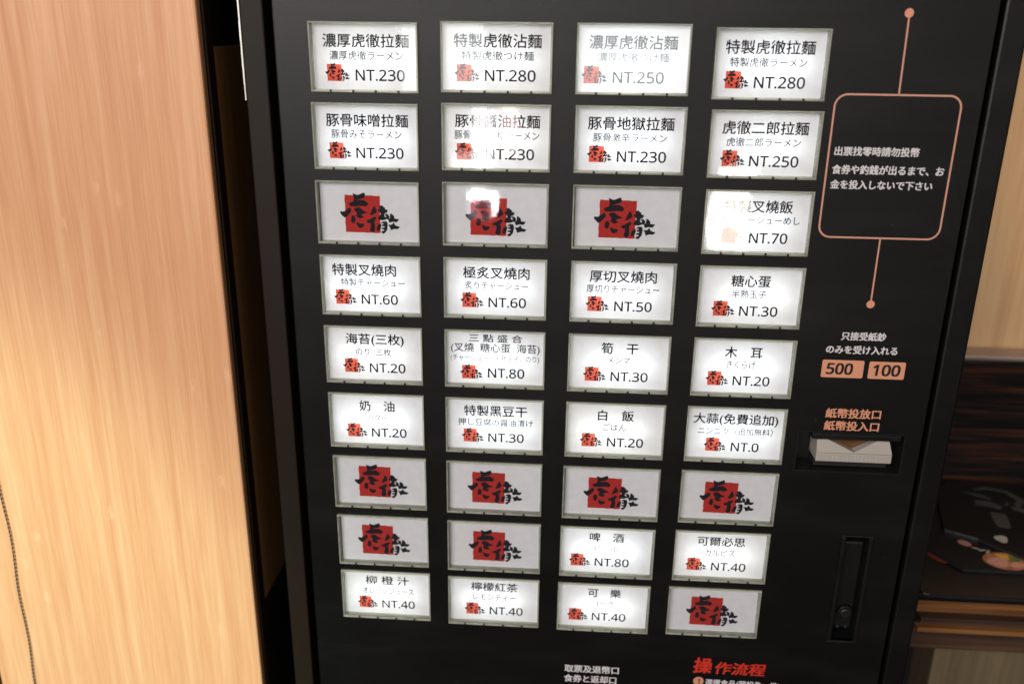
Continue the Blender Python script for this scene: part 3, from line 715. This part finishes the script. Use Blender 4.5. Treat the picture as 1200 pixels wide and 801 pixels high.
box_obj('slot_hood', (.1345, .1800, -.0008, .0149, -.0380, -.0348), M['lock_black'], ns, bevel=.0005)
box_obj('lower_lip', (.1380, .1770, .0002, .0145, -.0512, -.0464), M['white_plastic'], ns, bevel=.0004)
box_obj('amber_window', (.1385, .1765, .0055, .0144, -.0462, -.0392), principled('amber_brown_plastic', (.10, .045, .014), .3, noise=(60, .3)), ns)
bm = bmesh.new(); rl = random.Random(2)
for k in range(13):
    xx = .1462 + k * .0019; box(bm, xx, xx + rl.uniform(.0004, .0011), -.0001, .0004, -.0503, -.0474)
bm_obj('lip_marks', bm, principled('grey_marks', (.40, .37, .34), .5, noise=(100, .1)), ns)
box_obj('sensor_ledge', (.1385, .1765, .0050, .0145, -.0560, -.0535), M['gap'], ns, bevel=.0003)

# lock with fold-out handle in its recess
lk = box_obj('lock_recess', (LOCK[0], LOCK[1], .0125, .0163, LOCK[2], LOCK[3]), M['lock_black'], tm)
bm = bmesh.new(); x0, x1, z0, z1 = LOCK; t = .0014
for b_ in ((x0 - .0009, x0 + t, -.0012, .0124, z0, z1), (x1 - t, x1 + .0009, -.0012, .0124, z0, z1), (x0 - .0009, x1 + .0009, -.0012, .0124, z1, z1 + .0012), (x0 - .0009, x1 + .0009, -.0012, .0124, z0 - .0012, z0)):
    box(bm, *b_)
bm_obj('lock_surround', bm, M['lock_black'], lk, bevel=.0005)
box_obj('lock_handle', (.1603, .1717, .0040, .0120, -.1575, -.1010), M['lock_black'], lk, bevel=.0012)
bm = bmesh.new(); cyl(bm, (.1662, -.1452), .0042, .0012, .0042); bm_obj('lock_cylinder', bm, M['lock_black'], lk, bevel=.0005)
bm = bmesh.new(); cyl(bm, (.1662, -.1452), .0028, .0002, .0014); bm_obj('lock_core', bm, M['dull_steel'], lk, bevel=.0004)
box_obj('key_hole', (.1659, .1665, -.0001, .0003, -.1466, -.1438), M['black_print'], lk)
for xx in (.1640, .1685):
    bm = bmesh.new(); cyl(bm, (xx, -.1560), .0008, .0028, .0042, 12); bm_obj('screw', bm, M['dull_steel'], lk, bevel=.0002)

# small paper flag across the room, backlit by an added light; it mirrors in the third row's second button
fl = bpy.data.objects.new('paper_flag', None); COL.objects.link(fl); fl.location = (-.190, -1.5, -.225)
tag(fl, 'small white paper flag with a red disc, mirrored in a button cover', 'flag')
def cloth(name, col):
    m, nt, out = new_mat(name); L = nt.links.new
    d = nt.nodes.new('ShaderNodeBsdfDiffuse'); t = nt.nodes.new('ShaderNodeBsdfTranslucent'); mx = nt.nodes.new('ShaderNodeMixShader'); mx.inputs[0].default_value = .7
    tc = nt.nodes.new('ShaderNodeTexCoord'); n = nt.nodes.new('ShaderNodeTexNoise'); n.inputs['Scale'].default_value = 60; L(tc.outputs['Object'], n.inputs['Vector'])
    mm = nt.nodes.new('ShaderNodeMix'); mm.data_type = 'RGBA'; mm.inputs[6].default_value = (*col, 1); mm.inputs[7].default_value = (*[k * .9 for k in col], 1)
    L(n.outputs[0], mm.inputs[0]); L(mm.outputs[2], d.inputs[0]); L(mm.outputs[2], t.inputs[0])
    L(d.outputs[0], mx.inputs[1]); L(t.outputs[0], mx.inputs[2]); L(mx.outputs[0], out.inputs[0]); return m
def wavy(name, pts_fn, mat, dy):
    bm = bmesh.new(); pts_fn(bm)
    for v in bm.verts: v.co.y = dy + .0015 * math.sin(v.co.x * 160)
    me = bpy.data.meshes.new(name); bm.to_mesh(me); bm.free(); return link(name, me, mat, fl)
def grid(bm):
    n, m_ = 12, 4; g = [[bm.verts.new((-.028 + .056 * i / n, 0, -.020 + .040 * j / m_)) for j in range(m_ + 1)] for i in range(n + 1)]
    for i in range(n):
        for j in range(m_): bm.faces.new((g[i][j], g[i + 1][j], g[i + 1][j + 1], g[i][j + 1]))
wavy('flag_sheet', grid, cloth('white_flag_paper', (.8, .78, .85)), 0)
def dsc(bm):
    c0 = bm.verts.new((.008, 0, 0)); r_ = [bm.verts.new((.008 + .0125 * math.cos(k * math.pi / 12), 0, .0125 * math.sin(k * math.pi / 12))) for k in range(24)]
    for k in range(24): bm.faces.new((c0, r_[k], r_[(k + 1) % 24]))
wavy('red_disc', dsc, cloth('red_flag_paper', (.8, .03, .02)), .0008)
area('flag_light', (-.190, -1.56, -.225), (-.190, 0, -.225), .06, .045, .40, (.95, .95, 1.0))
area('glare_light', (-.197, -1.53, -.172), (-.197, 0, -.172), .050, .050, .022, (1.0, .88, .88))  # added patch for the pale pinkish glare above the flag
